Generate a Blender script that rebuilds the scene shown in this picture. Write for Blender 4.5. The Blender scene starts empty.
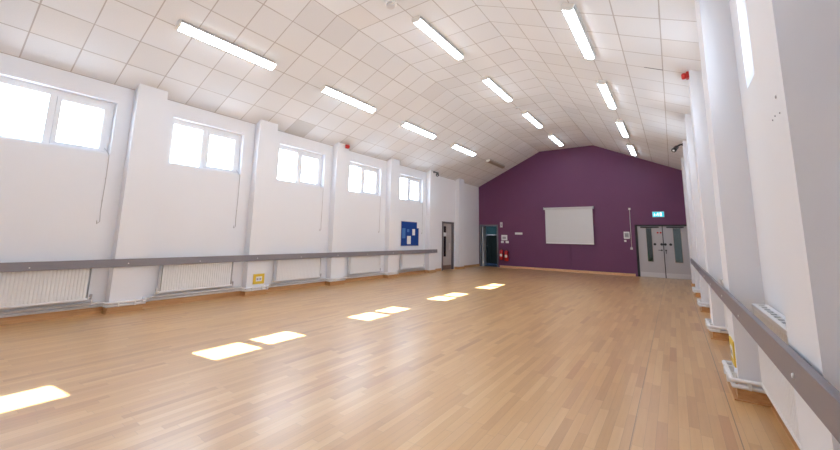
import bpy, bmesh, math, random
from mathutils import Vector, Matrix
random.seed(7)
S = bpy.context.scene
COL = S.collection

# ------------------------------------------------------------------ place
XL, XR = -8.338, 0.645            # inner faces of the long walls
YN, YF = -1.6, 17.38             # near and far end walls
XK, ZK, FLAT = -5.076, 5.658, 2.4
AL, AR = math.radians(25.315), math.radians(24.521)
T = 0.6                          # ceiling tile
TY0 = 0.73                       # a transverse tile joint
WT = 0.26                        # wall thickness
PD = 0.205                       # left pilaster depth
PDR = 0.24                       # right pilaster depth
XK2 = XK + FLAT
LP = [2.25, 4.73, 7.24, 9.8, 12.36, 14.86]      # near edges of left pilasters
RP = [1.95, 4.60, 7.15, 9.70, 12.25, 14.80]     # right pilasters
PW = 0.48
DEPTH = {-1: PD, 1: PDR}
WC = [1.26, 3.70, 6.20, 8.74, 11.36]            # window centres
WH = 0.76
Z0, Z1 = 2.80, 3.79


NTH = ['nearest', 'second', 'third', 'fourth', 'fifth', 'sixth', 'seventh']


def ceil_z(x):
    if x < XK:
        return ZK - (XK - x) * math.tan(AL)
    if x > XK2:
        return ZK - (x - XK2) * math.tan(AR)
    return ZK


# ------------------------------------------------------------------ materials
def new_mat(name):
    m = bpy.data.materials.new(name)
    m.use_nodes = True
    nt = m.node_tree
    b = nt.nodes['Principled BSDF']
    return m, nt, b


def lin(c):
    return tuple(((v / 255) / 12.92 if v / 255 <= .04045 else ((v / 255 + .055) / 1.055) ** 2.4) for v in c)


def simple(name, rgb, rough=.5, metal=0., var=.04, scale=6., bump=0., spec=.5):
    """painted / plastic / metal surface with a slight procedural unevenness"""
    m, nt, b = new_mat(name)
    N = nt.nodes
    L = nt.links
    tc = N.new('ShaderNodeTexCoord')
    no = N.new('ShaderNodeTexNoise')
    no.inputs['Scale'].default_value = scale
    no.inputs['Detail'].default_value = 4
    L.new(tc.outputs['Object'], no.inputs['Vector'])
    mr = N.new('ShaderNodeMapRange')
    mr.inputs['To Min'].default_value = 1 - var
    mr.inputs['To Max'].default_value = 1 + var
    L.new(no.outputs['Fac'], mr.inputs['Value'])
    mx = N.new('ShaderNodeVectorMath')
    mx.operation = 'SCALE'
    mx.inputs[0].default_value = rgb
    L.new(mr.outputs['Result'], mx.inputs['Scale'])
    L.new(mx.outputs['Vector'], b.inputs['Base Color'])
    b.inputs['Roughness'].default_value = rough
    b.inputs['Metallic'].default_value = metal
    b.inputs['Specular IOR Level'].default_value = spec
    if bump:
        bp = N.new('ShaderNodeBump')
        bp.inputs['Strength'].default_value = bump
        bp.inputs['Distance'].default_value = .01
        n2 = N.new('ShaderNodeTexNoise')
        n2.inputs['Scale'].default_value = scale * 12
        L.new(tc.outputs['Object'], n2.inputs['Vector'])
        L.new(n2.outputs['Fac'], bp.inputs['Height'])
        L.new(bp.outputs['Normal'], b.inputs['Normal'])
    return m


def emit(name, rgb, strength):
    m, nt, b = new_mat(name)
    b.inputs['Base Color'].default_value = (*[min(1, v) for v in rgb], 1)
    b.inputs['Emission Color'].default_value = (*rgb, 1)
    b.inputs['Emission Strength'].default_value = strength
    return m


class NT:
    """small helper to chain math nodes"""
    def __init__(s, nt):
        s.nt = nt

    def m(s, op, a, b=None, c=None):
        n = s.nt.nodes.new('ShaderNodeMath')
        n.operation = op
        for i, v in enumerate((a, b, c)):
            if v is None:
                continue
            if isinstance(v, (int, float)):
                n.inputs[i].default_value = v
            else:
                s.nt.links.new(v, n.inputs[i])
        return n.outputs[0]

    def vec(s, x, y, z=0.):
        n = s.nt.nodes.new('ShaderNodeCombineXYZ')
        for i, v in enumerate((x, y, z)):
            if isinstance(v, (int, float)):
                n.inputs[i].default_value = v
            else:
                s.nt.links.new(v, n.inputs[i])
        return n.outputs[0]

    def white(s, v):
        n = s.nt.nodes.new('ShaderNodeTexWhiteNoise')
        n.noise_dimensions = '3D'
        s.nt.links.new(v, n.inputs['Vector'])
        return n.outputs['Value']

    def noise(s, v, scale, detail=3, rough=.5):
        n = s.nt.nodes.new('ShaderNodeTexNoise')
        n.inputs['Scale'].default_value = scale
        n.inputs['Detail'].default_value = detail
        n.inputs['Roughness'].default_value = rough
        s.nt.links.new(v, n.inputs['Vector'])
        return n.outputs['Fac']

    def ramp(s, f, stops):
        n = s.nt.nodes.new('ShaderNodeValToRGB')
        e = n.color_ramp.elements
        while len(e) < len(stops):
            e.new(.5)
        for q, (p, c) in zip(e, stops):
            q.position = p
            q.color = (*c, 1)
        s.nt.links.new(f, n.inputs['Fac'])
        return n.outputs['Color']

    def mix(s, f, a, b, mode='MIX'):
        n = s.nt.nodes.new('ShaderNodeMix')
        n.data_type = 'RGBA'
        n.blend_type = mode
        for i, v in ((0, f), (6, a), (7, b)):
            if isinstance(v, (int, float)):
                n.inputs[i].default_value = v
            elif isinstance(v, tuple):
                n.inputs[i].default_value = (*v, 1)
            else:
                s.nt.links.new(v, n.inputs[i])
        return n.outputs[2]


def floor_material():
    m, nt, b = new_mat('maple_strip_floor')
    K = NT(nt)
    tc = nt.nodes.new('ShaderNodeTexCoord')
    sp = nt.nodes.new('ShaderNodeSeparateXYZ')
    nt.links.new(tc.outputs['Object'], sp.inputs[0])
    X, Y = sp.outputs[0], sp.outputs[1]
    W, LEN = .068, .70
    rx = K.m('DIVIDE', X, W)
    row = K.m('FLOOR', rx)
    off = K.white(K.vec(row, 3.3))
    ry = K.m('ADD', K.m('DIVIDE', Y, LEN), K.m('MULTIPLY', off, 7.))
    colm = K.m('FLOOR', ry)
    rnd = K.white(K.vec(row, colm, 1.7))
    base = K.ramp(rnd, [(0, lin((184, 135, 78))), (.12, lin((194, 148, 90))), (.5, lin((203, 159, 100))),
                        (.9, lin((211, 171, 116))), (1, lin((180, 126, 72)))])
    gv = K.vec(K.m('MULTIPLY', X, 26.), K.m('MULTIPLY', Y, 1.6), K.m('MULTIPLY', rnd, 37.))
    grain = K.noise(gv, 1.6, 5, .6)
    base = K.mix(.34, base, K.ramp(grain, [(.3, (.42, .38, .32)), (.7, (.60, .60, .60))]), 'OVERLAY')
    # large wear
    wear = K.noise(K.vec(X, K.m('MULTIPLY', Y, .5)), .55, 3)
    base = K.mix(.5, base, K.ramp(wear, [(.35, (.45, .45, .45)), (.65, (.56, .55, .54))]), 'OVERLAY')
    # knots and dark flecks
    vo = nt.nodes.new('ShaderNodeTexVoronoi')
    vo.inputs['Scale'].default_value = 1.0
    nt.links.new(K.vec(K.m('MULTIPLY', X, 2.6), K.m('MULTIPLY', Y, 1.2)), vo.inputs['Vector'])
    fl = K.m('LESS_THAN', vo.outputs['Distance'], .024)
    base = K.mix(K.m('MULTIPLY', fl, .5), base, lin((120, 72, 40)))
    # joints
    fx = K.m('FRACT', rx)
    ex = K.m('MINIMUM', fx, K.m('SUBTRACT', 1., fx))
    fy = K.m('FRACT', ry)
    ey = K.m('MINIMUM', fy, K.m('SUBTRACT', 1., fy))
    j = K.m('MAXIMUM', K.m('LESS_THAN', ex, .016), K.m('LESS_THAN', ey, .0018))
    base = K.mix(K.m('MULTIPLY', j, .55), base, lin((140, 98, 62)))
    # wide board seams of the border
    def seam(x0, w):
        return K.m('LESS_THAN', K.m('ABSOLUTE', K.m('SUBTRACT', X, x0)), w)
    sm = K.m('MAXIMUM', seam(.302, .0035), K.m('MULTIPLY', seam(-.348, .003), .8))
    sm = K.m('MAXIMUM', sm, K.m('MULTIPLY', seam(XL + .32, .004), .8))
    base = K.mix(K.m('MULTIPLY', sm, .75), base, lin((70, 44, 28)))
    nt.links.new(base, b.inputs['Base Color'])
    rg = K.noise(K.vec(X, Y), 1.4, 4)
    rr = nt.nodes.new('ShaderNodeMapRange')
    rr.inputs['To Min'].default_value = .25
    rr.inputs['To Max'].default_value = .36
    nt.links.new(rg, rr.inputs['Value'])
    nt.links.new(rr.outputs[0], b.inputs['Roughness'])
    b.inputs['Specular IOR Level'].default_value = .75
    b.inputs['Coat Weight'].default_value = .9
    b.inputs['Coat Roughness'].default_value = .46
    b.inputs['Coat IOR'].default_value = 1.55
    bp = nt.nodes.new('ShaderNodeBump')
    bp.inputs['Strength'].default_value = .15
    bp.inputs['Distance'].default_value = .002
    hgt = K.m('SUBTRACT', K.m('MULTIPLY', K.noise(K.vec(K.m('MULTIPLY', X, 6.), Y), 1.2, 1), 1.2), K.m('MULTIPLY', j, .3))
    nt.links.new(hgt, bp.inputs['Height'])
    nt.links.new(bp.outputs['Normal'], b.inputs['Normal'])
    return m


def ceiling_material():
    m, nt, b = new_mat('suspended_ceiling_tiles')
    K = NT(nt)
    uv = nt.nodes.new('ShaderNodeUVMap')
    uv.uv_map = 'UVMap'
    sp = nt.nodes.new('ShaderNodeSeparateXYZ')
    nt.links.new(uv.outputs[0], sp.inputs[0])
    U, V = K.m('DIVIDE', sp.outputs[0], T), K.m('DIVIDE', sp.outputs[1], T)
    cu, cv = K.m('FLOOR', U), K.m('FLOOR', V)
    rnd = K.white(K.vec(cu, cv, 2.2))
    base = K.ramp(rnd, [(0, (.665, .67, .69)), (.07, (.71, .72, .74)), (.5, (.73, .74, .762)), (.96, (.75, .76, .782)), (1, (.70, .69, .685))])
    st = K.noise(K.vec(sp.outputs[0], sp.outputs[1]), 55, 2)
    base = K.mix(.06, base, K.ramp(st, [(.4, (.3, .3, .3)), (.6, (.7, .7, .7))]), 'OVERLAY')
    fu, fv = K.m('FRACT', U), K.m('FRACT', V)
    eu = K.m('MINIMUM', fu, K.m('SUBTRACT', 1., fu))
    ev = K.m('MINIMUM', fv, K.m('SUBTRACT', 1., fv))
    # irregular gap widths
    gw = K.noise(K.vec(sp.outputs[0], sp.outputs[1]), 1.1, 2)
    wd = K.m('MULTIPLY_ADD', gw, .022, .0035)
    e = K.m('MINIMUM', eu, ev)
    j = K.m('LESS_THAN', e, wd)
    base = K.mix(K.m('MULTIPLY', j, .64), base, (.33, .29, .27))
    # one grey tile near the left eave and one dark open joint on the right slope
    def cell(a, c):
        return K.m('MULTIPLY', K.m('COMPARE', cu, a, .1), K.m('COMPARE', cv, c, .1))
    base = K.mix(K.m('MULTIPLY', cell(-6., 8.), K.m('SUBTRACT', 1., j)), base, (.56, .555, .55))
    jj = K.m('MULTIPLY', K.m('LESS_THAN', K.m('ABSOLUTE', K.m('SUBTRACT', V, 11.0)), .022),
             K.m('MULTIPLY', K.m('GREATER_THAN', U, 8.5), K.m('LESS_THAN', U, 9.0)))
    base = K.mix(jj, base, (.03, .03, .03))
    nt.links.new(base, b.inputs['Base Color'])
    b.inputs['Roughness'].default_value = .85
    b.inputs['Specular IOR Level'].default_value = .2
    bp = nt.nodes.new('ShaderNodeBump')
    bp.inputs['Strength'].default_value = .35
    bp.inputs['Distance'].default_value = .006
    nt.links.new(K.m('SUBTRACT', 1., j), bp.inputs['Height'])
    nt.links.new(bp.outputs['Normal'], b.inputs['Normal'])
    return m


def glass_material(name, tint=(.96, .98, 1.), rough=0.):
    m, nt, b = new_mat(name)
    nt.nodes.remove(b)
    out = [n for n in nt.nodes if n.type == 'OUTPUT_MATERIAL'][0]
    tr = nt.nodes.new('ShaderNodeBsdfTransparent')
    tr.inputs[0].default_value = (*tint, 1)
    gl = nt.nodes.new('ShaderNodeBsdfGlossy')
    gl.inputs['Roughness'].default_value = rough
    fr = nt.nodes.new('ShaderNodeLayerWeight')
    fr.inputs['Blend'].default_value = .5
    K = NT(nt)
    mx = nt.nodes.new('ShaderNodeMixShader')
    nt.links.new(K.m('MULTIPLY_ADD', K.m('POWER', fr.outputs['Facing'], 5.), .9, .04), mx.inputs[0])
    nt.links.new(tr.outputs[0], mx.inputs[1])
    nt.links.new(gl.outputs[0], mx.inputs[2])
    nt.links.new(mx.outputs[0], out.inputs['Surface'])
    return m


def wood_material(name, c0, c1, rough=.4):
    m, nt, b = new_mat(name)
    K = NT(nt)
    tc = nt.nodes.new('ShaderNodeTexCoord')
    sp = nt.nodes.new('ShaderNodeSeparateXYZ')
    nt.links.new(tc.outputs['Object'], sp.inputs[0])
    v = K.vec(K.m('MULTIPLY', sp.outputs[0], 9.), K.m('MULTIPLY', sp.outputs[1], 1.3), K.m('MULTIPLY', sp.outputs[2], 30.))
    g = K.noise(v, 1.5, 4)
    nt.links.new(K.ramp(g, [(.3, c0), (.7, c1)]), b.inputs['Base Color'])
    b.inputs['Roughness'].default_value = rough
    return m


M = dict(
    wall=simple('white_wall_paint', (.77, .785, .825), .6, var=.012, scale=1.5, bump=.04),
    purple=simple('purple_wall_paint', (.145, .042, .115), .55, var=.05, scale=1.2, bump=.05),
    floor=floor_material(),
    ceil=ceiling_material(),
    roof=simple('roof_felt', (.25, .25, .25), .9),
    upvc=simple('white_window_plastic', (.80, .82, .85), .35, var=.01),
    gasket=simple('dark_grey_gasket', (.10, .11, .13), .6),
    glass=glass_material('window_glass'),
    darkglass=glass_material('vision_panel_glass', (.72, .74, .74)),
    rail=simple('grey_painted_board', lin((128, 124, 131)), .38, var=.04, scale=3.),
    skirt=wood_material('varnished_skirting', lin((186, 138, 92)), lin((208, 166, 118))),
    paleskirt=wood_material('pale_skirting', lin((205, 160, 120)), lin((225, 185, 145))),
    rad=simple('white_radiator_enamel', (.79, .805, .83), .35, var=.01),
    radgap=simple('grey_radiator_shadow_metal', (.45, .45, .47), .5),
    pipe=simple('white_pipe_paint', (.82, .82, .84), .4, var=.02),
    brass=simple('dull_brass', (.35, .28, .18), .4, 1.),
    chrome=simple('satin_steel', (.62, .62, .62), .28, 1., var=.03),
    lamp_body=simple('cream_lamp_housing', (.78, .75, .70), .45),
    lamp_side=simple('grey_lamp_gear_tray', (.42, .40, .37), .5),
    tube=emit('lit_lamp_diffuser', (.80, .89, 1.), 13.5),
    deadtube=simple('unlit_smoky_diffuser', (.30, .25, .20), .35),
    white=simple('white_plastic', (.80, .80, .80), .4, var=.015),
    offwhite=simple('off_white_plastic', (.66, .63, .62), .45, var=.02),
    greyplastic=simple('grey_plastic', (.38, .38, .42), .5),
    red=simple('red_plastic', (.52, .02, .018), .35),
    redpaint=simple('red_enamel', (.50, .014, .016), .3),
    black=simple('black_plastic', (.016, .016, .018), .45),
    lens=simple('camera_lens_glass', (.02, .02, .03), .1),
    yellow=simple('yellow_plastic', (.72, .50, .05), .45),
    purpledot=simple('violet_sticker', (.16, .06, .42), .5),
    cord=simple('grey_cord', (.42, .40, .40), .7),
    doorgrey=simple('grey_laminate_door', lin((184, 182, 186)), .4, var=.025, scale=2.),
    doorside=simple('pale_grey_door_paint', lin((176, 168, 166)), .45, var=.03, scale=2.),
    framegrey=simple('dark_grey_frame_paint', lin((104, 98, 102)), .45),
    frameblue=simple('slate_grey_frame_paint', lin((110, 112, 120)), .45),
    framedark=simple('charcoal_frame_paint', lin((34, 32, 36)), .5),
    kick=simple('brushed_kick_plate', (.62, .62, .64), .35, .6),
    kickbrown=simple('scuffed_kick_plate', lin((128, 108, 100)), .4, .3),
    screen=simple('matt_projection_fabric', (.66, .66, .665), .8, var=.02),
    case=simple('screen_case_metal', (.58, .57, .58), .4),
    felt=simple('blue_felt', lin((14, 62, 140)), .9, var=.12, scale=30.),
    paper=simple('white_paper', (.80, .82, .84), .7, var=.05, scale=20.),
    bluepaper=simple('pale_blue_paper', lin((70, 120, 185)), .7, var=.15, scale=12.),
    teal=simple('dark_teal_paint', lin((26, 46, 50)), .85, spec=.1),
    blackgreen=simple('dark_green_black_paint', lin((9, 14, 13)), .9, spec=.08),
    bluecarpet=simple('blue_carpet', lin((48, 66, 98)), .9, var=.1, scale=40., bump=.2),
    corr=simple('corridor_paint', lin((92, 98, 96)), .7),
    corrfloor=simple('corridor_vinyl', lin((90, 95, 95)), .5),
    leaf=simple('leaf_green', lin((40, 96, 52)), .5, var=.2, scale=20.),
    pot=simple('dark_clay_pot', lin((60, 44, 40)), .6),
    exitgreen=emit('lit_exit_sign_green', lin((60, 176, 190)), .95),
    exitwhite=emit('lit_exit_sign_white', (.86, .97, 1.), 1.1),
    label=simple('cream_label', (.72, .66, .58), .6, var=.1, scale=60.),
)


# ------------------------------------------------------------------ mesh building
class MB:
    def __init__(s):
        s.bm = bmesh.new()
        s.smooth = False

    def box(s, x0, x1, y0, y1, z0, z1, bev=0.):
        r = bmesh.ops.create_cube(s.bm, size=1.)
        vs = r['verts']
        for v in vs:
            v.co = Vector(((x0 + x1) / 2 + v.co.x * (x1 - x0), (y0 + y1) / 2 + v.co.y * (y1 - y0), (z0 + z1) / 2 + v.co.z * (z1 - z0)))
        if bev:
            es = list({e for v in vs for e in v.link_edges})
            bmesh.ops.bevel(s.bm, geom=es, offset=bev, segments=2, affect='EDGES', profile=.5)
        return s

    def prism(s, pts, axis, a, b):
        """closed polygon pts (2-D) extruded along axis from a to b"""
        def mk(p, t):
            if axis == 'y':
                return (p[0], t, p[1])
            if axis == 'x':
                return (t, p[0], p[1])
            return (p[0], p[1], t)
        A = [s.bm.verts.new(mk(p, a)) for p in pts]
        B = [s.bm.verts.new(mk(p, b)) for p in pts]
        n = len(pts)
        fs = [s.bm.faces.new(A), s.bm.faces.new(list(reversed(B)))]
        for i in range(n):
            fs.append(s.bm.faces.new((A[i], B[i], B[(i + 1) % n], A[(i + 1) % n])))
        bmesh.ops.recalc_face_normals(s.bm, faces=fs)
        return s

    def cyl(s, p0, p1, r0, r1=None, seg=16, caps=True):
        r1 = r0 if r1 is None else r1
        p0, p1 = Vector(p0), Vector(p1)
        d = (p1 - p0).normalized()
        u = d.orthogonal().normalized()
        w = d.cross(u)
        A = []
        B = []
        for i in range(seg):
            a = 2 * math.pi * i / seg
            o = u * math.cos(a) + w * math.sin(a)
            A.append(s.bm.verts.new(p0 + o * r0))
            B.append(s.bm.verts.new(p1 + o * r1))
        for i in range(seg):
            f = s.bm.faces.new((A[i], A[(i + 1) % seg], B[(i + 1) % seg], B[i]))
            f.smooth = True
        if caps:
            s.bm.faces.new(list(reversed(A)))
            s.bm.faces.new(B)
        return s

    def lathe(s, base, axis, prof, seg=20):
        """prof: list of (radius, distance along axis)"""
        base, d = Vector(base), Vector(axis).normalized()
        u = d.orthogonal().normalized()
        w = d.cross(u)
        rings = []
        for r, h in prof:
            rings.append([s.bm.verts.new(base + d * h + (u * math.cos(2 * math.pi * i / seg) + w * math.sin(2 * math.pi * i / seg)) * max(r, .0005)) for i in range(seg)])
        for A, B in zip(rings, rings[1:]):
            for i in range(seg):
                f = s.bm.faces.new((A[i], A[(i + 1) % seg], B[(i + 1) % seg], B[i]))
                f.smooth = True
        s.bm.faces.new(list(reversed(rings[0])))
        s.bm.faces.new(rings[-1])
        return s

    def tube(s, pts, r, seg=8):
        pts = [Vector(p) for p in pts]
        rings = []
        n = len(pts)
        prev = None
        for i, p in enumerate(pts):
            a = (pts[min(i + 1, n - 1)] - pts[max(i - 1, 0)]).normalized()
            if prev is None:
                u = a.orthogonal().normalized()
            else:
                u = (prev - a * prev.dot(a))
                u = u.normalized() if u.length > 1e-6 else a.orthogonal().normalized()
            prev = u
            w = a.cross(u)
            k = 1.
            if 0 < i < n - 1:
                c = (pts[i + 1] - p).normalized().dot((p - pts[i - 1]).normalized())
                k = 1 / max(.5, math.cos(math.acos(max(-1, min(1, c))) / 2))
            rings.append([s.bm.verts.new(p + (u * math.cos(2 * math.pi * q / seg) + w * math.sin(2 * math.pi * q / seg)) * r * k) for q in range(seg)])
        for A, B in zip(rings, rings[1:]):
            for q in range(seg):
                f = s.bm.faces.new((A[q], A[(q + 1) % seg], B[(q + 1) % seg], B[q]))
                f.smooth = True
        s.bm.faces.new(list(reversed(rings[0])))
        s.bm.faces.new(rings[-1])
        return s

    def ball(s, c, r, seg=10):
        bmesh.ops.create_uvsphere(s.bm, u_segments=seg, v_segments=max(6, seg // 2), radius=r, matrix=Matrix.Translation(Vector(c)))
        return s

    def build(s, name, mat, parent=None, base=None):
        """parent: object whose world position the mesh is made relative to"""
        bmesh.ops.recalc_face_normals(s.bm, faces=s.bm.faces)
        me = bpy.data.meshes.new(name)
        off = Vector((0, 0, 0))
        if parent is not None:
            q = parent
            while q is not None:
                off += q.location
                q = q.parent
        elif base is not None:
            off = Vector(base)
        bmesh.ops.translate(s.bm, verts=s.bm.verts, vec=-off)
        s.bm.to_mesh(me)
        s.bm.free()
        me.materials.append(mat)
        o = bpy.data.objects.new(name, me)
        COL.objects.link(o)
        if parent is not None:
            o.parent = parent
        elif base is not None:
            o.location = base
        return o


def tag(o, label=None, cat=None, group=None, kind=None):
    for k, v in (('label', label), ('category', cat), ('group', group), ('kind', kind)):
        if v:
            o[k] = v
    return o


def empty(name, loc, label=None, cat=None, group=None, kind=None):
    o = bpy.data.objects.new(name, None)
    o.empty_display_size = .1
    COL.objects.link(o)
    o.location = loc
    return tag(o, label, cat, group, kind)


def copy_tree(o, parent=None):
    c = o.copy()
    COL.objects.link(c)
    if parent is not None:
        c.parent = parent
    for ch in list(o.children):
        copy_tree(ch, c)
    return c


def box(*a, bev=0.):
    return MB().box(*a, bev=bev)


# ------------------------------------------------------------------ setting: floor, walls, ceiling
tag(box(XL - WT, XR + WT, YN - WT, YF + .13, -.12, 0).build('floor', M['floor']), 'narrow strip maple floor of the hall', 'floor', kind='structure')

# ceiling slab with tile coordinates
bm = bmesh.new()
uvl = bm.loops.layers.uv.new('UVMap')
xs = [XL - .55, XK, XK2, 1.72]
us = [-(XK - xs[0]) / math.cos(AL), 0, FLAT, FLAT + (xs[3] - XK2) / math.cos(AR)]
ys = [YN - WT, YF + .26]
low = [[bm.verts.new((x, y, ceil_z(x))) for y in ys] for x in xs]
top = [[bm.verts.new((x, y, ceil_z(x) + .16)) for y in ys] for x in xs]
for i in range(3):
    f = bm.faces.new((low[i][0], low[i][1], low[i + 1][1], low[i + 1][0]))
    for lp, (u, y) in zip(f.loops, ((us[i], ys[0]), (us[i], ys[1]), (us[i + 1], ys[1]), (us[i + 1], ys[0]))):
        lp[uvl].uv = (u, y - TY0)
    bm.faces.new((top[i][0], top[i + 1][0], top[i + 1][1], top[i][1]))
    for k in (0, 1):
        bm.faces.new((low[i][k], low[i + 1][k], top[i + 1][k], top[i][k]))
for i in (0, 3):
    bm.faces.new((low[i][0], low[i][1], top[i][1], top[i][0]))
bmesh.ops.recalc_face_normals(bm, faces=bm.faces)
me = bpy.data.meshes.new('ceiling')
bm.to_mesh(me)
bm.free()
me.materials.append(M['ceil'])
co = bpy.data.objects.new('ceiling', me)
COL.objects.link(co)
tag(co, 'white square tile ceiling sloping up to a flat middle', 'ceiling', kind='structure')

RWC = [1.0, 3.48, 5.99, 8.50, 11.0]           # right window centres


def long_wall(name, side, door=None):
    xi = XL if side < 0 else XR
    xo = xi - WT if side < 0 else xi + WT
    a, b_ = min(xi, xo), max(xi, xo)
    m = MB()

    def slab(y0, y1, z0, z1=None):
        if z1 is not None:
            m.box(a, b_, y0, y1, z0, z1)
        else:
            m.prism([(a, z0), (b_, z0), (b_, ceil_z(b_)), (a, ceil_z(a))], 'y', y0, y1)
    if door:
        slab(YN, door[0], 0, Z0)
        slab(door[1], YF, 0, Z0)
        slab(door[0], door[1], door[2], Z0)
    else:
        slab(YN, YF, 0, Z0)
    slab(YN, YF, Z1)
    edges = [YN]
    for c in (WC if side < 0 else RWC):
        edges += [c - WH, c + WH]
    edges.append(YF)
    for i in range(0, len(edges), 2):
        slab(edges[i], edges[i + 1], Z0, Z1)
    return m.build(name, M['wall'])


DL = (13.66, 14.70, 2.12)
tag(long_wall('wall_left', -1, DL), 'white long wall with high windows and radiators', 'wall', kind='structure')
tag(long_wall('wall_right', 1), 'white long wall beside the camera', 'wall', kind='structure')

# far purple wall with two door openings
FD1 = (-8.30, -7.27, 2.12)
FD2 = (-1.28, .56, 2.09)


def gable(x0, x1, z0):
    pts = [(x0, z0), (x1, z0), (x1, ceil_z(x1))]
    for x in (XK2, XK):
        if x0 < x < x1:
            pts.append((x, ZK))
    pts.append((x0, ceil_z(x0)))
    return pts


m = MB()
m.prism(gable(XL - WT, XR + WT, 2.12), 'y', YF, YF + .13)
m.box(XL - WT, FD1[0], YF, YF + .13, 0, 2.12)
m.box(FD1[1], FD2[0], YF, YF + .13, 0, 2.12)
m.box(FD2[1], XR + WT, YF, YF + .13, 0, 2.12)
m.box(FD2[0], FD2[1], YF, YF + .13, FD2[2], 2.12)
tag(m.build('wall_far', M['purple']), 'purple painted gable end wall', 'wall', kind='structure')
tag(MB().prism(gable(XL - WT, XR + WT, 0), 'y', YN - WT, YN).build('wall_near', M['wall']), 'white end wall behind the camera', 'wall', kind='structure')

# pilasters
pil = {-1: [], 1: []}
n = 0
for side, ylist in ((-1, LP), (1, RP)):
    xi = XL if side < 0 else XR
    xf = xi - side * (PD if side < 0 else PDR)
    a, b_ = min(xi, xf), max(xi, xf)
    for k, y in enumerate(ylist):
        n += 1
        o = MB().prism([(a, 0), (b_, 0), (b_, ceil_z(b_)), (a, ceil_z(a))], 'y', y, y + PW).build('trim_%d' % n, M['wall'])
        tag(o, 'white pilaster on the %s wall, %s from the camera' % ('left' if side < 0 else 'right', NTH[k]), 'pilaster', kind='structure')
        pil[side].append(y)


def outline(side, d, y0, y1, gaps=()):
    """plan line running along the wall and round its pilasters, d clear of them"""
    PD = DEPTH[side]
    xi = XL if side < 0 else XR
    s = -side
    pts = [(xi + s * d, y0)]
    for y in pil[side]:
        if y + PW < y0 or y > y1:
            continue
        pts += [(xi + s * d, y - d), (xi + s * (PD + d), y - d), (xi + s * (PD + d), y + PW + d), (xi + s * d, y + PW + d)]
    pts.append((xi + s * d, y1))
    return pts


def skirting(name, side, runs, mat, label):
    PD = DEPTH[side]
    xi = XL if side < 0 else XR
    s = -side
    m = MB()

    def seg(d0, d1, z0, z1):
        for y0, y1 in runs:
            ps = [y for y in pil[side] if y0 <= y and y + PW <= y1]
            e = y0
            for y in ps:
                xa, xb = sorted((xi, xi + s * d1))
                m.box(xa, xb, e, y, z0, z1)
                xa, xb = sorted((xi, xi + s * (PD + d1)))
                m.box(xa, xb, y - d1, y, z0, z1)
                m.box(xa, xb, y + PW, y + PW + d1, z0, z1)
                xa, xb = sorted((xi + s * PD, xi + s * (PD + d1)))
                m.box(xa, xb, y, y + PW, z0, z1)
                e = y + PW
            xa, xb = sorted((xi, xi + s * d1))
            m.box(xa, xb, e, y1, z0, z1)
    seg(0, .02, 0, .105)          # board
    seg(.02, .048, 0, .012)       # floor bead
    return tag(m.build(name, mat), label, 'skirting', kind='structure')


skirting('baseboard_left', -1, [(YN, 13.60), (14.76, YF)], M['skirt'], 'varnished wooden skirting along the left wall')
skirting('baseboard_right', 1, [(YN, YF)], M['skirt'], 'varnished wooden skirting along the right wall')
m = MB().box(-7.20, -1.36, YF - .02, YF, 0, .10).box(-7.20, -1.36, YF - .045, YF - .02, 0, .012)
tag(m.build('baseboard_far', M['paleskirt']), 'pale wooden skirting along the purple wall', 'skirting', kind='structure')

# lobby behind the open left doorway, corridor behind the double doors
m = MB().box(-9.4, -6.6, 19.6, 19.7, 0, 2.7).box(-9.5, -9.4, YF + .13, 19.7, 0, 2.7).box(-6.6, -6.5, YF + .13, 19.7, 0, 2.7).box(-9.5, -6.5, YF + .13, 19.7, 2.7, 2.8)
tag(m.build('wall_lobby', M['teal']), 'dark teal lobby wall seen through the open doorway', 'wall', kind='structure')
tag(box(-9.5, -6.5, YF + .13, 19.7, -.1, 0).build('floor_lobby', M['bluecarpet']), 'blue lobby floor beyond the open doorway', 'floor', kind='structure')
d = empty('door_4', (-8.55, 19.58, 0), 'black-green panelled door at the back of the lobby', 'door', kind='structure')
box(-9.30, -8.62, 19.53, 19.6, 0, 1.6, bev=.004).build('door_leaf', M['blackgreen'], d)
box(-8.60, -7.92, 19.53, 19.6, 0, 1.6, bev=.004).build('door_leaf', M['blackgreen'], d)
box(-7.90, -7.10, 19.53, 19.6, 0, 1.6, bev=.004).build('door_leaf', M['blackgreen'], d)
box(-9.38, -7.02, 19.51, 19.6, 1.6, 1.64).build('door_frame', M['framegrey'], d)
m = MB().box(-2.2, 1.6, 20.4, 20.5, 0, 2.7).box(-2.3, -2.2, YF + .13, 20.5, 0, 2.7).box(1.6, 1.7, YF + .13, 20.5, 0, 2.7).box(-2.3, 1.7, YF + .13, 20.5, 2.7, 2.8)
tag(m.build('wall_corridor', M['corr']), 'dim corridor wall behind the double doors', 'wall', kind='structure')
tag(box(-2.3, 1.7, YF + .13, 20.5, -.1, 0).build('floor_corridor', M['corrfloor']), 'grey corridor floor behind the double doors', 'floor', kind='structure')

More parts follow.
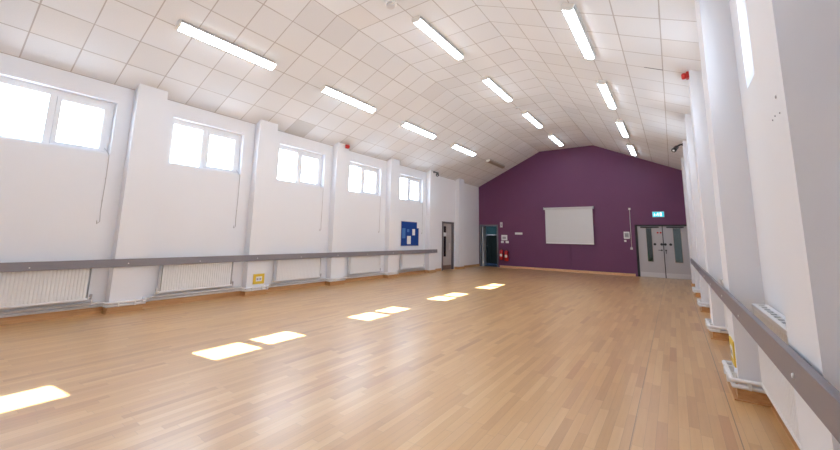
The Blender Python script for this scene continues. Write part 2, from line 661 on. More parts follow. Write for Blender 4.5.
# ------------------------------------------------------------------ windows
def make_window(idx, side, c, cord=True):
    xi = XL if side < 0 else XR
    o = side                      # outward
    xa, xb = xi + o * .13, xi + o * .19
    w = empty('window_%d' % idx, (xi + o * .16, c, Z0), 'high white-framed window in the %s wall, %s from the camera' % ('left' if side < 0 else 'right', NTH[(idx - 1) % 5]), 'window', kind='structure')
    lo, hi = min(xa, xb), max(xa, xb)
    y0, y1 = c - WH, c + WH
    ym = c - .05
    f = MB()
    f.box(lo, hi, y0, y0 + .085, Z0 + .055, Z1 - .11).box(lo, hi, y1 - .055, y1, Z0 + .055, Z1 - .11)
    f.box(lo, hi, y0, y1, Z0, Z0 + .055).box(lo, hi, y0, y1, Z1 - .11, Z1)
    f.box(lo, hi, ym - .05, ym + .035, Z0 + .055, Z1 - .11)
    fr = f.build('window_frame', M['upvc'], w)
    # opening sash in the far half
    a, b_ = ym + .037, y1 - .057
    za, zb = Z0 + .057, Z1 - .112
    x0, x1 = sorted((xi + o * .118, xi + o * .178))
    s = MB().box(x0, x1, a, a + .065, za + .045, zb - .045).box(x0, x1, b_ - .085, b_, za + .045, zb - .045).box(x0, x1, a, b_, za, za + .045).box(x0, x1, a, b_, zb - .045, zb)
    sa = s.build('sash', M['upvc'], w)
    g = MB()
    ga, gb = sorted((xi + o * .150, xi + o * .158))
    g.box(ga, gb, a + .065, a + .070, za + .05, zb - .05).box(ga, gb, b_ - .091, b_ - .085, za + .05, zb - .05)
    g.box(ga, gb, a + .065, b_ - .085, zb - .05, zb - .045)
    g.build('gasket', M['gasket'], sa)
    box(ga, gb, ym - .056, ym - .05, za, zb).build('gasket', M['gasket'], w)
    xg = xi + o * .16
    box(xg - .004, xg + .004, y0 + .084, ym - .051, Z0 + .054, Z1 - .109).build('pane', M['glass'], w)
    box(xg - .004, xg + .004, a + .064, b_ - .084, za + .044, zb - .044).build('pane', M['glass'], w)
    x0, x1 = sorted((xi + o * .0, xi + o * .13))
    if cord:
        # winder cord hanging from the sash over the sill, with a weighted loop
        m = MB()
        xc = xi - o * .012
        yc = y1 - .015
        m.tube([(xi + o * .11, yc - .05, Z0 + .12), (xi + o * .03, yc - .01, Z0 + .03), (xc, yc, Z0 - .02), (xc, yc + .004, 2.3), (xc, yc - .004, 1.75), (xc, yc + .008, 1.58),
                (xc, yc - .03, 1.545), (xc, yc - .035, 1.60)], .0045, 6)
        m.ball((xc, yc, 2.35), .010).ball((xc, yc - .002, 1.95), .010)
        m.build('pull_cord', M['cord'], w)
    return w


idx = 0
for c in WC:
    idx += 1
    make_window(idx, -1, c)
for k, c in enumerate(RWC):
    make_window(6 + k, 1, c, False)

# ------------------------------------------------------------------ ceiling lights
def make_light(name, lit):
    """6 ft batten with a wrap-round diffuser; local frame: y along, z up (mount face at z=0)"""
    L_ = 1.82
    r = empty(name, (0, 0, 0))
    h = L_ / 2
    box(-.1, .1, -h + .035, h - .035, -.062, 0, bev=.004).build('gear_tray', M['lamp_side'], r)
    m = MB()
    pts = [(-.085, -.06), (-.085, -.078), (-.072, -.092), (-.045, -.1), (.045, -.1), (.072, -.092), (.085, -.078), (.085, -.06)]
    m.prism(pts, 'y', -h + .03, h - .03)
    m.build('diffuser', M['tube'] if lit else M['deadtube'], r)
    for s in (-1, 1):
        e = MB()
        p2 = [(x * 1.04, z * 1.02 if z < -.062 else -.002) for x, z in pts]
        a, b_ = sorted((s * (h - .032), s * h))
        e.prism(p2, 'y', a, b_)
        e.build('end_cap', M['lamp_body'], r)
    return r


proto_lit = make_light('ceiling_light', True)
proto_dead = make_light('ceiling_light', False)
ORD = ['nearest', 'second nearest', 'third nearest', 'farthest lit']
rows = [
    ('left', -6.63, AL * -1, [3.13, 6.22, 9.34, 12.45], 'left sloping side of the ceiling'),
    ('middle', -3.815, 0, [6.10, 9.23, 12.36, 15.49], 'flat middle of the ceiling'),
    ('right', -1.04, AR, [6.17, 9.31, 12.46, 15.57], 'right sloping side of the ceiling'),
]
first = True
for nm, x, rot, ylist, where in rows:
    for k, y in enumerate(ylist):
        if first:
            o = proto_lit
            first = False
        else:
            o = copy_tree(proto_lit)
        o.location = (x, y, ceil_z(x))
        o.rotation_euler = (0, rot, 0)
        q = ORD[k] if nm == 'left' else ['nearest visible', 'second', 'third', 'farthest'][k]
        tag(o, '%s lit strip light on the %s' % (q, where), 'ceiling light', 'strip lights on the ceiling')
proto_dead.location = (-6.62, 15.63, ceil_z(-6.62))
proto_dead.rotation_euler = (0, -AL, 0)
tag(proto_dead, 'unlit brownish strip light at the far end of the left slope', 'ceiling light', 'strip lights on the ceiling')
# fittings of the same rows just out of frame, lighting the near end of the hall
for x, rot, y, lb in ((-3.815, 0, 2.97, 'flat middle, before the nearest visible one'), (-1.04, AR, 3.05, 'right slope, before the nearest visible one'), (-6.63, -AL, .0, 'left slope, beside the near end wall'), (-3.815, 0, -.16, 'flat middle near the end wall')):
    o = copy_tree(proto_lit)
    o.location = (x, y, ceil_z(x))
    o.rotation_euler = (0, rot, 0)
    tag(o, 'lit strip light on the %s' % lb, 'ceiling light', 'strip lights on the ceiling')


# smoke detectors
def make_detector():
    r = empty('smoke_detector', (0, 0, 0))
    MB().lathe((0, 0, 0), (0, 0, -1), [(.07, 0), (.07, .012), (.062, .018)]).build('base', M['white'], r)
    MB().lathe((0, 0, -.018), (0, 0, -1), [(.05, 0), (.052, .02), (.046, .03), (.028, .038), (.01, .04)]).build('sensor_head', M['offwhite'], r)
    return r


sd = make_detector()
sd.location = (-3.88, 10.98, ZK)
tag(sd, 'small white round smoke detector between second and third middle strip lights', 'smoke detector', 'smoke detectors on the ceiling')
s2 = copy_tree(sd)
s2.location = (-3.97, 4.62, ZK)
s2.scale = (1.6, 1.6, 1.5)
tag(s2, 'larger pale round smoke detector at the top edge before the nearest middle strip light', 'smoke detector', 'smoke detectors on the ceiling')


# ------------------------------------------------------------------ wall rails
def rail(side, y0, y1, zc, h, xface, th, lab):
    PD = DEPTH[side]
    s = -side
    xi = XL if side < 0 else XR
    xp = xi + s * PD
    xb = xface - s * th
    r = empty('wall_rail', (xp, (y0 + y1) / 2, zc - h / 2), lab, 'wall rail', 'grey rails along the long walls')
    a, b_ = sorted((xface, xb))
    box(a, b_, y0, y1, zc - h / 2, zc + h / 2, bev=.004).build('board', M['rail'], r)
    for y in pil[side]:
        if y0 < y + PW and y < y1:
            ya = max(y + .14, y0 + .03)
            a, b_ = sorted((xb, xp))
            box(a, b_, ya, ya + .10, zc - h / 2 + .015, zc + h / 2 - .015).build('bracket', M['framedark'], r)
            MB().cyl((xface, ya + .05, zc - .01), (xface + s * .006, ya + .05, zc - .01), .011, .009, 12).build('screw_cap', M['white'], r)
    for c in WC:
        if y0 < c < y1:
            MB().cyl((xface, c - .05, zc - .02), (xface + s * .006, c - .05, zc - .02), .009, .007, 12).build('screw_cap', M['white'], r)
    return r


rail(-1, YN + .02, 12.90, .858, .14, XL + PD + .05, .032, 'grey board rail along the left wall in front of the radiators')
rail(1, YN + .02, 12.90, .90, .132, .36, .032, 'grey board rail along the right wall passing close to the camera')


# ------------------------------------------------------------------ radiators
def make_radiator(side, za=.25, zb=.82):
    """local: y along (length 1.46), x out of the wall (0 = wall), z from the floor"""
    s = -side
    r = empty('radiator', (0, 0, 0))
    Lh = .695

    def bx(m, x0, x1, *a, **k):
        p, q = sorted((s * x0, s * x1))
        return m.box(p, q, *a, **k)
    # fluted front panel
    m = MB()
    pts = []
    nfl = 30
    w = 2 * (Lh - .02) / nfl
    for i in range(nfl):
        y = -Lh + .02 + i * w
        pts += [(s * .128, y), (s * .128, y + w * .45), (s * .118, y + w * .58), (s * .118, y + w * .87)]
    pts += [(s * .128, Lh - .02), (s * .108, Lh - .02), (s * .108, -Lh + .02)]
    m.prism(pts, 'z', za + .03, zb - .03)
    bx(m, .108, .13, -Lh, Lh, za, za + .035, bev=.004)
    bx(m, .108, .13, -Lh, Lh, zb - .035, zb, bev=.004)
    m.build('front_panel', M['rad'], r)
    m = MB()
    bx(m, .035, .05, -Lh, Lh, za, zb, bev=.003)
    m.build('back_panel', M['rad'], r)
    m = MB()
    for i in range(24):
        y = -Lh + .03 + i * (2 * Lh - .06) / 23
        bx(m, .05, .108, y - .002, y + .002, za + .02, zb - .01)
    m.build('convector_fins', M['radgap'], r)
    for e in (-1, 1):
        m = MB()
        a, b_ = sorted((e * Lh, e * (Lh + .006)))
        bx(m, .03, .132, a, b_, za, zb)
        m.build('side_panel', M['rad'], r)
    m = MB()
    bx(m, .03, .06, -Lh, Lh, zb - .004, zb + .004)
    bx(m, .10, .132, -Lh, Lh, zb - .004, zb + .004)
    for i in range(13):
        y = -Lh + .02 + i * (2 * Lh - .04) / 12
        bx(m, .05, .11, y - .02, y + .02, zb - .002, zb + .004)
    m.build('top_grille', M['rad'], r)
    for e in (-1, 1):
        m = MB()
        m.tube([(s * .10, e * (Lh - .03), za + .03), (s * .10, e * (Lh + .05), za + .03), (s * .10, e * (Lh + .065), za + .01), (s * .10, e * (Lh + .065), .18)], .009, 8)
        tl = m.build('tail_pipe', M['pipe'], r)
        v = MB().lathe((s * .10, e * (Lh + .045), za + .03), (0, 0, 1), [(.016, -.02), (.018, .0), (.012, .012), (.019, .018), (.021, .06), (.014, .066)], 12)
        v.build('valve', M['greyplastic'] if e > 0 else M['white'], r)
    for y in (-.5, .5):
        m = MB()
        bx(m, 0, .036, y - .02, y + .02, za + .08, zb - .08)
        m.build('wall_bracket', M['rad'], r)
    return r


protoL = make_radiator(-1)
WL = ['nearest on the left wall, running out of frame', 'second from the camera on the left wall', 'third from the camera on the left wall, by the yellow socket', 'fourth from the camera on the left wall', 'under the blue notice board']
for k, c in enumerate(WC):
    o = protoL if k == 0 else copy_tree(protoL)
    o.location = (XL + .003, c + .02, 0)
    tag(o, 'white fluted radiator, ' + WL[k], 'radiator', 'radiators under the left windows')
protoR = make_radiator(1, .25, .905)
WR = ['between first and second right pilasters', 'between second and third right pilasters']
for k, c in enumerate((3.54, 6.08)):
    o = protoR if k == 0 else copy_tree(protoR)
    o.location = (XR - .003, c, 0)
    tag(o, 'white radiator half hidden by the right rail, ' + WR[k], 'radiator', 'radiators along the right wall')


# heating pipes that follow each wall round its pilasters
def heating(side, y1, label):
    PD = DEPTH[side]
    xi = XL if side < 0 else XR
    s = -side
    r = empty('heating_pipe', (xi + s * .1, 2., .1), label, 'heating pipe', 'heating pipes along the long walls')
    for dd, z, rad in ((.056, .178, .015), (.042, .124, .014)):
        pts = [(x, y, z) for x, y in outline(side, dd, YN + .05, y1)]
        MB().tube(pts, rad, 8).build('pipe', M['pipe'], r)
    for y in pil[side]:
        if y > y1:
            continue
        for yy in (y + .12, y + PW - .12):
            a, b_ = sorted((xi + s * PD, xi + s * (PD + .078)))
            box(a, b_, yy - .012, yy + .012, .106, .197, bev=.003).build('pipe_clip', M['white'], r)
        a, b_ = sorted((xi + s * (PD - .08), xi + s * (PD - .056)))
        box(a, b_, y - .06, y, .108, .182, bev=.003).build('pipe_clip', M['white'], r)
    return r


heating(-1, 12.30, 'pair of white heating pipes along the foot of the left wall')
heating(1, 14.2, 'pair of white heating pipes boxing round the right pilasters')


# ------------------------------------------------------------------ floor sockets in yellow surrounds
def make_socket(side):
    s = -side
    r = empty('wall_socket', (0, 0, 0))

    def bx(x0, x1, *a, bev=0.):
        p, q = sorted((s * x0, s * x1))
        return box(p, q, *a, bev=bev)
    m = MB()
    for a in ((-.14, .14, -.115, -.055), (-.14, .14, .055, .115), (-.14, -.075, -.055, .055), (.075, .14, -.055, .055)):
        p, q = sorted((0, s * .012))
        m.box(p, q, a[0], a[1], a[2], a[3])
    m.build('surround', M['yellow'], r)
    fp = bx(0, .014, -.075, .075, -.055, .055, bev=.003).build('faceplate', M['white'], r)
    for y in (-.036, .036):
        bx(.012, .0155, y - .022, y + .022, -.026, .018).build('outlet', M['greyplastic'], fp)
        bx(.012, .019, y - .008, y + .008, .026, .042).build('switch', M['white'], fp)
    return r


sk = make_socket(-1)
sk.location = (XL + PD, 5.02, .365)
tag(sk, 'white double socket in a yellow surround on the left pilaster', 'wall socket', 'sockets in yellow surrounds')
sk2 = make_socket(1)
sk2.location = (XR - PDR, 4.81, .37)
xs_ = XR - PDR
box(xs_ - .013, xs_ - .0125, 4.835, 4.865, .33, .36).build('sticker', M['purpledot'], sk2)
tag(sk2, 'wall socket in a yellow surround low on the right pilaster', 'wall socket', 'sockets in yellow surrounds')


# ------------------------------------------------------------------ sounders and cameras
def make_sounder(side):
    s = -side
    r = empty('fire_alarm_sounder', (0, 0, 0))
    p, q = sorted((0, s * .04))
    box(p, q, -.055, .055, -.055, .055, bev=.006).build('back_box', M['red'], r)
    MB().lathe((s * .04, 0, 0), (s, 0, 0), [(.05, 0), (.054, .03), (.05, .055), (.03, .065)], 20).build('horn', M['red'], r)
    return r


a1 = make_sounder(-1)
a1.location = (XL + PD, 7.60, 4.145)
tag(a1, 'red fire alarm sounder at the top of a left pilaster', 'alarm sounder', 'red alarm sounders')
a2 = make_sounder(1)
a2.location = (XR - PDR, 7.24, 4.19)
tag(a2, 'red fire alarm sounder at the top of a right pilaster', 'alarm sounder', 'red alarm sounders')


def make_camera(side):
    s = -side
    r = empty('security_camera', (0, 0, 0))
    MB().cyl((0, 0, 0), (s * .015, 0, 0), .045, .04, 16).build('wall_plate', M['black'], r)
    MB().tube([(s * .01, 0, 0), (s * .06, .0, 0), (s * .11, .03, -.02), (s * .14, .03, -.05)], .022, 8).build('arm', M['black'], r)
    a = Vector((s * .15, .06, -.05))
    d = Vector((s * .40, -.7, -.6)).normalized()
    MB().lathe(a, d, [(.04, -.03), (.055, -.015), (.058, .14), (.064, .15), (.064, .19), (.04, .19)], 16).build('camera_body', M['black'], r)
    MB().lathe(a + d * .186, d, [(.03, 0), (.028, .008), (.01, .012)], 16).build('lens', M['white'], r)
    return r


c1 = make_camera(-1)
c1.location = (XL + PD, 12.62, 4.15)
tag(c1, 'black bracket camera at the top of a far left pilaster', 'security camera', 'black cameras on the pilasters')
c2 = make_camera(1)
c2.location = (XR - PDR, 12.36, 4.15)
tag(c2, 'black bracket camera at the top of a far right pilaster', 'security camera', 'black cameras on the pilasters')

# screw holes of a former fitting on the nearest right pilaster
for q, (dy, dz, rr) in enumerate(((.0, .0, .008), (.05, -.07, .004), (.10, -.075, .004), (-.03, -.08, .004))):
    px_, py_, pz_ = XR - PDR, 2.08 + dy, 2.04 + dz
    m = MB().lathe((px_ + .002, py_, pz_), (-1, 0, 0), [(rr, 0), (rr, .003), (rr * .7, .0055), (rr * .2, .006)], 12)
    o = m.build('wall_screw', M['greyplastic'], base=(px_, py_, pz_))
    if q == 0:
        tag(o, 'larger dark screw, topmost of the cluster on the nearest right pilaster', 'screw', 'screws on the nearest right pilaster')
    else:
        tag(o, 'tiny dark screw below the larger one on the nearest right pilaster', 'screw', 'screws on the nearest right pilaster')

# ------------------------------------------------------------------ doors
# left wall door
d = empty('door_1', (XL - .05, 14.18, 0), 'grey single door with a tall vision panel in the left wall', 'door', kind='structure')
y0, y1, zt = DL
m = MB().box(XL - .16, XL + .02, y0, y0 + .09, 0, zt).box(XL - .16, XL + .02, y1 - .09, y1, 0, zt).box(XL - .16, XL + .02, y0, y1, zt - .08, zt)
m.build('door_frame', M['framegrey'], d)
xa, xb = XL - .11, XL - .065
vy, vz = (13.92, 14.14), (.58, 1.92)
m = MB().box(xa, xb, y0 + .09, vy[0], .006, zt - .08).box(xa, xb, vy[1], y1 - .09, .006, zt - .08).box(xa, xb, vy[0], vy[1], .006, vz[0]).box(xa, xb, vy[0], vy[1], vz[1], zt - .08)
lf = m.build('door_leaf', M['doorside'], d)
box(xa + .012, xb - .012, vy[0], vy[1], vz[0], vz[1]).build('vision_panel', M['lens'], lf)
box(xb - .012, xb + .003, vy[0] - .01, vy[1] + .01, 1.47, 1.64).build('door_sign', M['paper'], lf)
box(xb, xb + .003, y0 + .12, y1 - .12, .02, .20).build('kick_plate', M['kickbrown'], lf)
hp = box(xb, xb + .004, 14.37, 14.46, .86, 1.18).build('push_plate', M['chrome'], lf)
MB().tube([(xb, 14.415, .90), (xb + .05, 14.415, .91), (xb + .055, 14.415, .94), (xb + .055, 14.415, 1.10), (xb + .05, 14.415, 1.13), (xb, 14.415, 1.14)], .011, 8).build('pull_handle', M['chrome'], hp)
tag(box(XL - WT, XL - .165, y0, y1, 0, zt).build('dark_backing', M['blackgreen']), 'dark slab in place of the unlit space behind the left wall door', 'wall', kind='structure')  # solid slab whose dark colour stands in for the unlit space

# open doorway in the purple wall
d = empty('door_2', (-7.78, YF, 0), 'open doorway with slate frame at the left of the purple wall', 'door', kind='structure')
x0, x1, zt = FD1
m = MB().box(x0, x0 + .07, YF - .02, YF + .14, 0, zt).box(x1 - .07, x1, YF - .02, YF + .14, 0, zt).box(x0, x1, YF - .02, YF + .14, zt - .08, zt)
m.build('door_frame', M['frameblue'], d)
# leaf swung into the lobby, hinged on the left
ca, sa_ = math.cos(math.radians(104)), math.sin(math.radians(104))
hx, hy = x0 + .10, YF + .16


def swing(a, b_):
    return (hx + ca * a + sa_ * b_, hy + sa_ * a - ca * b_)


lf = MB().prism([swing(0, -.022), swing(.88, -.022), swing(.88, .022), swing(0, .022)], 'z', .006, zt - .09)
lfo = lf.build('door_leaf', M['white'], d)
pq = [swing(.80, .022), swing(.80, .07), swing(.77, .075), swing(.67, .075)]
MB().cyl((*swing(.80, .022), 1.02), (*swing(.80, .030), 1.02), .025, .025, 14).tube([(*q, 1.02) for q in pq], .012, 8).build('lever_handle', M['chrome'], lfo)

# double doors
d = empty('door_3', (-.36, YF, 0), 'pair of grey fire doors under the exit sign', 'door', kind='structure')
x0, x1, zt = FD2
m = MB().box(x0, x0 + .08, YF - .015, YF + .13, 0, zt).box(x1 - .08, x1, YF - .015, YF + .13, 0, zt).box(x0, x1, YF - .015, YF + .13, zt - .055, zt)
m.build('door_frame', M['framedark'], d)
xm = -.335
ya, yb = YF + .02, YF + .065


def leaf(xa, xb, v0, v1, hinge):
    m = MB()
    zt_ = zt - .06
    m.box(xa, v0, ya, yb, .006, zt_).box(v1, xb, ya, yb, .006, zt_).box(v0, v1, ya, yb, .006, .62).box(v0, v1, ya, yb, 1.95, zt_)
    o = m.build('door_leaf', M['doorgrey'], d)
    b = MB()
    for q in ((v0 - .012, v0 + .008, .60, 1.97), (v1 - .008, v1 + .012, .60, 1.97), (v0, v1, .60, .625), (v0, v1, 1.945, 1.97)):
        b.box(q[0], q[1], ya - .008, ya + .004, q[2], q[3])
    b.build('glazing_bead', M['doorside'], o)
    box(v0, v1, ya + .018, ya + .026, .62, 1.95).build('vision_panel', M['darkglass'], o)
    box(xa + .02, xb - .02, ya - .003, ya, .015, .20).build('kick_plate', M['kick'], o)
    return o


l1 = leaf(x0 + .085, xm - .003, -.90, -.70, -1)
l2 = leaf(xm + .003, x1 - .085, .0, .26, 1)
box(xm - .014, xm + .014, ya - .008, ya + .03, .006, zt - .06).build('gap_shade_strip', M['framedark'], l2)  # charcoal strip painted in for the shaded gap between the leaves
for lf, xs_ in ((l1, (-.62, xm - .06)), (l2, (xm + .06, -.10))):
    for xq in xs_:
        MB().cyl((xq, ya, 1.31), (xq, ya - .012, 1.31), .05, .045, 18).build('round_disc', M['black'], lf)
MB().cyl((xm - .07, ya, 1.08), (xm - .07, ya - .012, 1.08), .03, .03, 14).tube([(xm - .07, ya, 1.08), (xm - .07, ya - .05, 1.08), (xm - .09, ya - .055, 1.08), (xm - .19, ya - .055, 1.08)], .012, 8).build('lever_handle', M['black'], l1)
MB().cyl((xm + .07, ya, 1.08), (xm + .07, ya - .012, 1.08), .03, .03, 14).tube([(xm + .07, ya, 1.08), (xm + .07, ya - .05, 1.08), (xm + .07, ya - .055, 1.04), (xm + .07, ya - .055, .95)], .012, 8).build('lever_handle', M['black'], l2)
for xq in (-.50, -.40):
    MB().cyl((xq, ya, 1.77), (xq, ya - .004, 1.77), .035, .035, 18).build('door_sign', M['red'], l1)
box(x0 + .2, -.45, ya - .05, ya, zt - .13, zt - .08, bev=.006).build('door_closer', M['framedark'], l1)
box(-.2, x1 - .2, ya - .05, ya, zt - .13, zt - .08, bev=.006).build('door_closer', M['framedark'], l2)

# potted plant and poster in the corridor, glimpsed through the glass
pl = empty('potted_plant', (-.95, 18.3, 0), 'green potted plant glimpsed through the left fire door glass', 'plant')
MB().lathe((-.95, 18.3, 0), (0, 0, 1), [(.13, 0), (.17, .32), (.19, .34), (.17, .36), (.02, .35)]).build('pot', M['pot'], pl)
m = MB()
for i in range(34):
    a = random.uniform(0, 6.28)
    e = random.uniform(.5, 1.2)
    ln = random.uniform(.45, .95)
    u = Vector((math.cos(a), math.sin(a), 0))
    p = Vector((-.95, 18.3, .35))
    side_ = Vector((-u.y, u.x, 0))
    prev = None
    for k in range(6):
        t = k / 5
        c = p + u * (ln * .55 * t ** 1.4 * math.cos(e)) + Vector((0, 0, 1)) * (ln * math.sin(e) * t * (1.25 - .35 * t))
        w = .035 * math.sin(math.pi * min(.97, t * .85 + .12))
        cur = (m.bm.verts.new(c - side_ * w), m.bm.verts.new(c + side_ * w))
        if prev:
            m.bm.faces.new((prev[0], prev[1], cur[1], cur[0]))
        prev = cur
m.build('foliage', M['leaf'], pl)

# ------------------------------------------------------------------ projection screen
r = empty('projection_screen', (-3.86, YF, 1.22), 'white pull-down projection screen on the purple wall', 'projection screen')
box(-4.93, -2.79, YF - .15, YF - .06, 2.80, 2.89, bev=.01).build('case', M['case'], r)
for x in (-4.93, -2.79):
    box(x - .012, x + .012, YF - .155, YF - .002, 2.79, 2.91, bev=.004).build('case_end', M['greyplastic'], r)
box(-4.87, -2.83, YF - .115, YF - .108, 1.28, 2.81).build('screen_fabric', M['screen'], r)
box(-4.87, -2.83, YF - .125, YF - .098, 1.235, 1.285, bev=.005).build('bottom_bar', M['white'], r)
tag(box(-3.87, -3.82, YF - .018, YF, .10, 1.9).build('cable_trunking', M['purple'], base=(-3.845, YF, .1)), 'purple painted cable trunking below the projection screen', 'trunking')

# ------------------------------------------------------------------ exit sign
xa, xb, za, zb = -.62, -.24, 2.40, 2.60
r = empty('exit_sign', ((xa + xb) / 2, YF, za), 'lit green exit sign above the double fire doors', 'exit sign')
box(xa - .012, xb + .012, YF - .06, YF, za - .012, zb + .012, bev=.004).build('housing', M['offwhite'], r)
ps = box(xa, xb, YF - .064, YF - .058, za, zb).build('lit_panel', M['exitgreen'], r)
yy = YF - .066
cx = (xa + xb) / 2
m = MB()
# doorway
m.box(cx + .055, cx + .115, yy, yy + .003, za + .03, zb - .03)
# running man: head, torso, legs, arms
m.cyl((cx - .005, yy, zb - .045), (cx - .005, yy + .003, zb - .045), .015, .015, 12)
for pts, w in (([(cx - .012, zb - .065), (cx - .028, za + .085)], .017), ([(cx - .028, za + .09), (cx + .012, za + .07), (cx + .0, za + .035)], .010),
               ([(cx - .028, za + .09), (cx - .045, za + .055), (cx - .075, za + .05)], .010), ([(cx - .012, zb - .07), (cx + .022, zb - .09), (cx + .038, zb - .08)], .008),
               ([(cx - .012, zb - .07), (cx - .045, zb - .085), (cx - .055, zb - .11)], .008)):
    m.tube([(a, yy + .002, b) for a, b in pts], w, 6)
m.build('running_figure', M['exitwhite'], ps)
m = MB()
m.box(cx - .13, cx - .115, yy, yy + .003, za + .06, zb - .05)
m.prism([(cx - .155, za + .085), (cx - .09, za + .085), (cx - .1225, za + .04)], 'y', yy, yy + .003)
m.build('arrow', M['exitwhite'], ps)


# ------------------------------------------------------------------ far wall fittings
def plate(name, x0, x1, z0, z1, th, mat, label, cat, group=None, inner=None, innername='panel'):
    r = empty(name, ((x0 + x1) / 2, YF, z0), label, cat, group)
    box(x0, x1, YF - th, YF, z0, z1, bev=min(.006, th * .3)).build('plate', mat, r)
    if inner:
        (a, b_, c, e, mm) = inner
        box(a, b_, YF - th - .004, YF - th + .001, c, e).build(innername, mm, r)
    return r


plate('wall_sign', -7.16, -7.03, 1.98, 2.24, .012, M['offwhite'], 'small pale upright sign right of the open doorway', 'sign', inner=(-7.13, -7.06, 2.05, 2.14, M['greyplastic']))
plate('notice', -7.10, -6.79, 1.34, 1.60, .012, M['paper'], 'white square notice above the fire extinguishers', 'notice', inner=(-7.04, -6.86, 1.40, 1.52, M['greyplastic'], ), innername='print')
plate('light_switch', -7.12, -6.98, 1.20, 1.31, .02, M['white'], 'white switch below the notice, nearer the open doorway', 'switch', 'white switches by the open doorway', inner=(-7.07, -7.03, 1.23, 1.28, M['offwhite']), innername='rocker')
plate('light_switch', -6.88, -6.72, 1.20, 1.31, .02, M['white'], 'white switch below the notice, farther from the open doorway', 'switch', 'white switches by the open doorway', inner=(-6.82, -6.78, 1.23, 1.28, M['offwhite']), innername='rocker')
r = empty('wall_sign', (-6.20, YF, 1.63), 'long narrow white sign left of the projection screen', 'sign')
box(-6.39, -6.02, YF - .01, YF, 1.63, 1.73).build('plate', M['white'], r)

# wall panel, its switch and the thin conduit left of the double doors
r = plate('control_panel', -1.69, -1.48, 1.51, 1.80, .06, M['white'], 'white control panel on the purple wall left of the conduit', 'control panel')
box(-1.66, -1.51, YF - .064, YF - .058, 1.56, 1.75).build('display', M['greyplastic'], r)
for xx in (-1.63, -1.585, -1.54):
    box(xx - .008, xx + .008, YF - .067, YF - .062, 1.60, 1.70).build('button', M['framegrey'], r)
plate('light_switch', -1.69, -1.61, 1.38, 1.46, .02, M['white'], 'white switch under the control panel by the fire doors', 'switch', inner=(-1.665, -1.635, 1.40, 1.44, M['offwhite']), innername='rocker')
r = empty('cable_conduit', (-1.435, YF, 1.08), 'thin white conduit with end boxes left of the fire doors', 'conduit')
MB().tube([(-1.425, YF - .012, 2.72), (-1.435, YF - .012, 1.15)], .011, 8).build('tube', M['offwhite'], r)
box(-1.465, -1.385, YF - .03, YF + .002, 2.71, 2.79, bev=.005).build('end_box', M['white'], r)
box(-1.485, -1.395, YF - .03, YF + .002, 1.07, 1.16, bev=.005).build('end_box', M['offwhite'], r)
m = MB().cyl((-2.14, YF, 1.66), (-2.14, YF - .02, 1.66), .035, .03, 14)
tag(m.build('wall_blanking_disc', M['purple'], base=(-2.14, YF, 1.66)), 'purple painted round disc right of the projection screen', 'disc')


# fire extinguishers
def make_extinguisher(wide):
    r = empty('fire_extinguisher', (0, 0, 0))
    rr = .10 if wide else .09
    MB().lathe((0, 0, 0), (0, 0, 1), [(rr * .9, 0), (rr, .015), (rr, .40), (rr * .85, .455), (rr * .4, .485), (.022, .49), (.022, .505)], 24).build('cylinder', M['redpaint'], r)
    v = MB().box(-.02, .02, -.02, .02, .495, .53, bev=.004)
    v.build('valve', M['brass'], r)
    m = MB().box(-.012, .012, -.11, .02, .545, .556, bev=.003).box(-.012, .012, -.10, .02, .52, .53, bev=.003)
    m.build('lever', M['black'], r)
    m = MB().tube([(.02, 0, .515), (.07, -.01, .50), (.10, -.02, .44), (.102, -.03, .3), (.098, -.03, .16)], .011, 8)
    m.build('hose', M['black'], r)
    m = MB()
    n_ = 8
    A = []
    B = []
    for i in range(n_ + 1):
        a = -math.pi / 2 + (i / n_ - .5) * 1.5
        A.append(m.bm.verts.new((math.cos(a) * (rr + .001), math.sin(a) * (rr + .001), .17)))
        B.append(m.bm.verts.new((math.cos(a) * (rr + .001), math.sin(a) * (rr + .001), .29)))
    for i in range(n_):
        m.bm.faces.new((A[i], A[i + 1], B[i + 1], B[i]))
    m.build('label', M['label'], r)
    box(-.03, .03, rr - .005, .127, .30, .42).build('wall_bracket', M['black'], r)
    return r


e1 = make_extinguisher(False)
e1.location = (-7.06, YF - .125, .38)
tag(e1, 'red fire extinguisher on the wall, nearer the open doorway', 'fire extinguisher', 'fire extinguishers')
e2 = make_extinguisher(True)
e2.location = (-6.80, YF - .125, .34)
tag(e2, 'red fire extinguisher on the wall, farther from the open doorway', 'fire extinguisher', 'fire extinguishers')

# ------------------------------------------------------------------ notice board
r = empty('notice_board', (XL, 11.27, 1.07), 'blue felt notice board between the far left windows and rail', 'notice board')
box(XL, XL + .016, 10.71, 11.85, 1.08, 1.99).build('felt_panel', M['felt'], r)
m = MB().box(XL, XL + .022, 10.69, 10.71, 1.06, 2.01).box(XL, XL + .022, 11.85, 11.87, 1.06, 2.01).box(XL, XL + .022, 10.71, 11.85, 1.06, 1.08).box(XL, XL + .022, 10.71, 11.85, 1.99, 2.01)
m.build('board_frame', M['offwhite'], r)


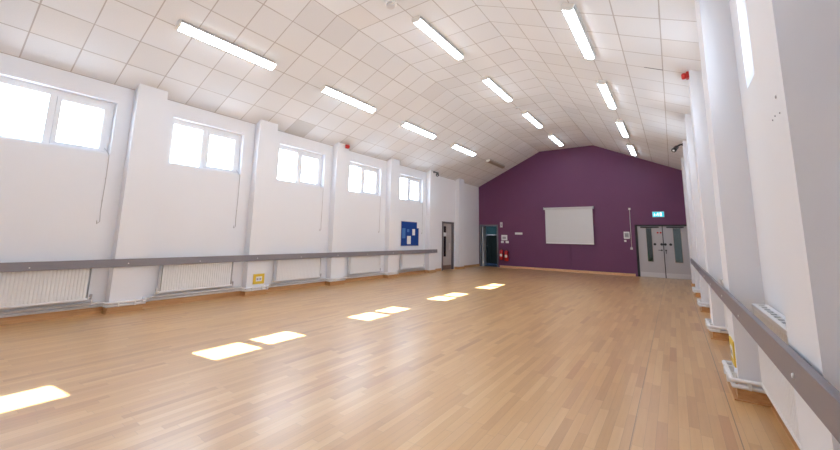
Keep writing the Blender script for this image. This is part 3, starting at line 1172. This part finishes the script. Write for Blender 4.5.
def sheet(y0, y1, z0, z1, mat, label, x=XL + .0165):
    m = MB()
    n_ = 4
    g = [[m.bm.verts.new((x + .001 + .004 * (k / n_) ** 2, y0 + (y1 - y0) * i, z1 - (z1 - z0) * k / n_)) for i in (0, 1)] for k in range(n_ + 1)]
    g2 = [[m.bm.verts.new(v.co + Vector((.0012, 0, 0))) for v in q] for q in g]
    for k in range(n_):
        for G in (g, g2):
            m.bm.faces.new((G[k][0], G[k][1], G[k + 1][1], G[k + 1][0]))
        for i in (0, 1):
            m.bm.faces.new((g[k][i], g[k + 1][i], g2[k + 1][i], g2[k][i]))
    m.bm.faces.new((g[0][0], g[0][1], g2[0][1], g2[0][0]))
    m.bm.faces.new((g[n_][0], g[n_][1], g2[n_][1], g2[n_][0]))
    tag(m.build('pinned_paper', mat, base=(x, (y0 + y1) / 2, z0)), label, 'paper', 'papers on the blue notice board')


sheet(11.09, 11.33, 1.14, 1.45, M['paper'], 'white paper at the bottom of the blue notice board')
sheet(11.42, 11.60, 1.48, 1.72, M['paper'], 'white paper at middle right of the blue notice board')
sheet(11.72, 11.94, 1.76, 2.02, M['paper'], 'white paper over the top right corner of the blue board', XL + .0205)
sheet(10.78, 10.98, 1.36, 1.74, M['bluepaper'], 'pale blue paper at the left of the blue notice board')
sheet(11.08, 11.22, 1.60, 1.71, M['bluepaper'], 'small pale blue paper high on the blue notice board')

# ------------------------------------------------------------------ daylight
w = bpy.data.worlds.new('World')
S.world = w
w.use_nodes = True
nt = w.node_tree
bg = nt.nodes['Background']
K = NT(nt)
tc = nt.nodes.new('ShaderNodeTexCoord')
sp = nt.nodes.new('ShaderNodeSeparateXYZ')
nt.links.new(tc.outputs['Generated'], sp.inputs[0])
nt.links.new(K.ramp(sp.outputs[2], [(0., (.82, .91, 1.)), (.12, (.82, .91, 1.)), (.45, (.66, .82, 1.)), (1., (.42, .64, 1.))]), bg.inputs['Color'])
bg.inputs['Strength'].default_value = 13.0

sun = bpy.data.lights.new('sun', 'SUN')
sun.energy = 100.
sun.angle = math.radians(.4)
sun.color = (.96, .98, 1.)
so = bpy.data.objects.new('sun', sun)
COL.objects.link(so)
so.location = (12, 2, 9)
so.rotation_euler = Vector((-1, -.112, -.562)).to_track_quat('-Z', 'Y').to_euler()

for side in (-1, 1):
    for c in (WC if side < 0 else RWC):
        li = bpy.data.lights.new('window_portal', 'AREA')
        li.shape = 'RECTANGLE'
        li.size, li.size_y = Z1 - Z0, 2 * WH
        li.cycles.is_portal = True
        lo_ = bpy.data.objects.new('window_portal', li)
        COL.objects.link(lo_)
        lo_.location = ((XL - .22) if side < 0 else (XR + .22), c, (Z0 + Z1) / 2)
        lo_.rotation_euler = (0, math.radians(-90) if side < 0 else math.radians(90), 0)

# ------------------------------------------------------------------ camera
f_px, cy = 359.67, 183.355
yaw, pit, rol = math.radians(-35.003), math.radians(8.498), math.radians(1.094)
fw = Vector((math.sin(yaw) * math.cos(pit), math.cos(yaw) * math.cos(pit), math.sin(pit)))
rt = Vector((math.cos(yaw), -math.sin(yaw), 0))
up = rt.cross(fw)
rt2 = rt * math.cos(rol) + up * math.sin(rol)
up2 = -rt * math.sin(rol) + up * math.cos(rol)
cam = bpy.data.cameras.new('camera')
cam.sensor_width = 36.
cam.sensor_fit = 'HORIZONTAL'
cam.lens = f_px / 840 * 36
cam.shift_y = -(225 - cy) / 840
cam.clip_start = .02
cob = bpy.data.objects.new('camera', cam)
COL.objects.link(cob)
mt = Matrix((rt2, up2, -fw)).transposed().to_4x4()
mt.translation = (0, 0, 1.415)
cob.matrix_world = mt
S.camera = cob

S.view_settings.view_transform = 'Standard'
S.view_settings.look = 'None'
S.view_settings.gamma = 1.
S.view_settings.exposure = .23
S.view_settings.use_curve_mapping = False
S.cycles.use_denoising = True
S.cycles.max_bounces = 12
S.cycles.diffuse_bounces = 8
S.cycles.transparent_max_bounces = 12
S.cycles.caustics_reflective = False
S.cycles.caustics_refractive = False
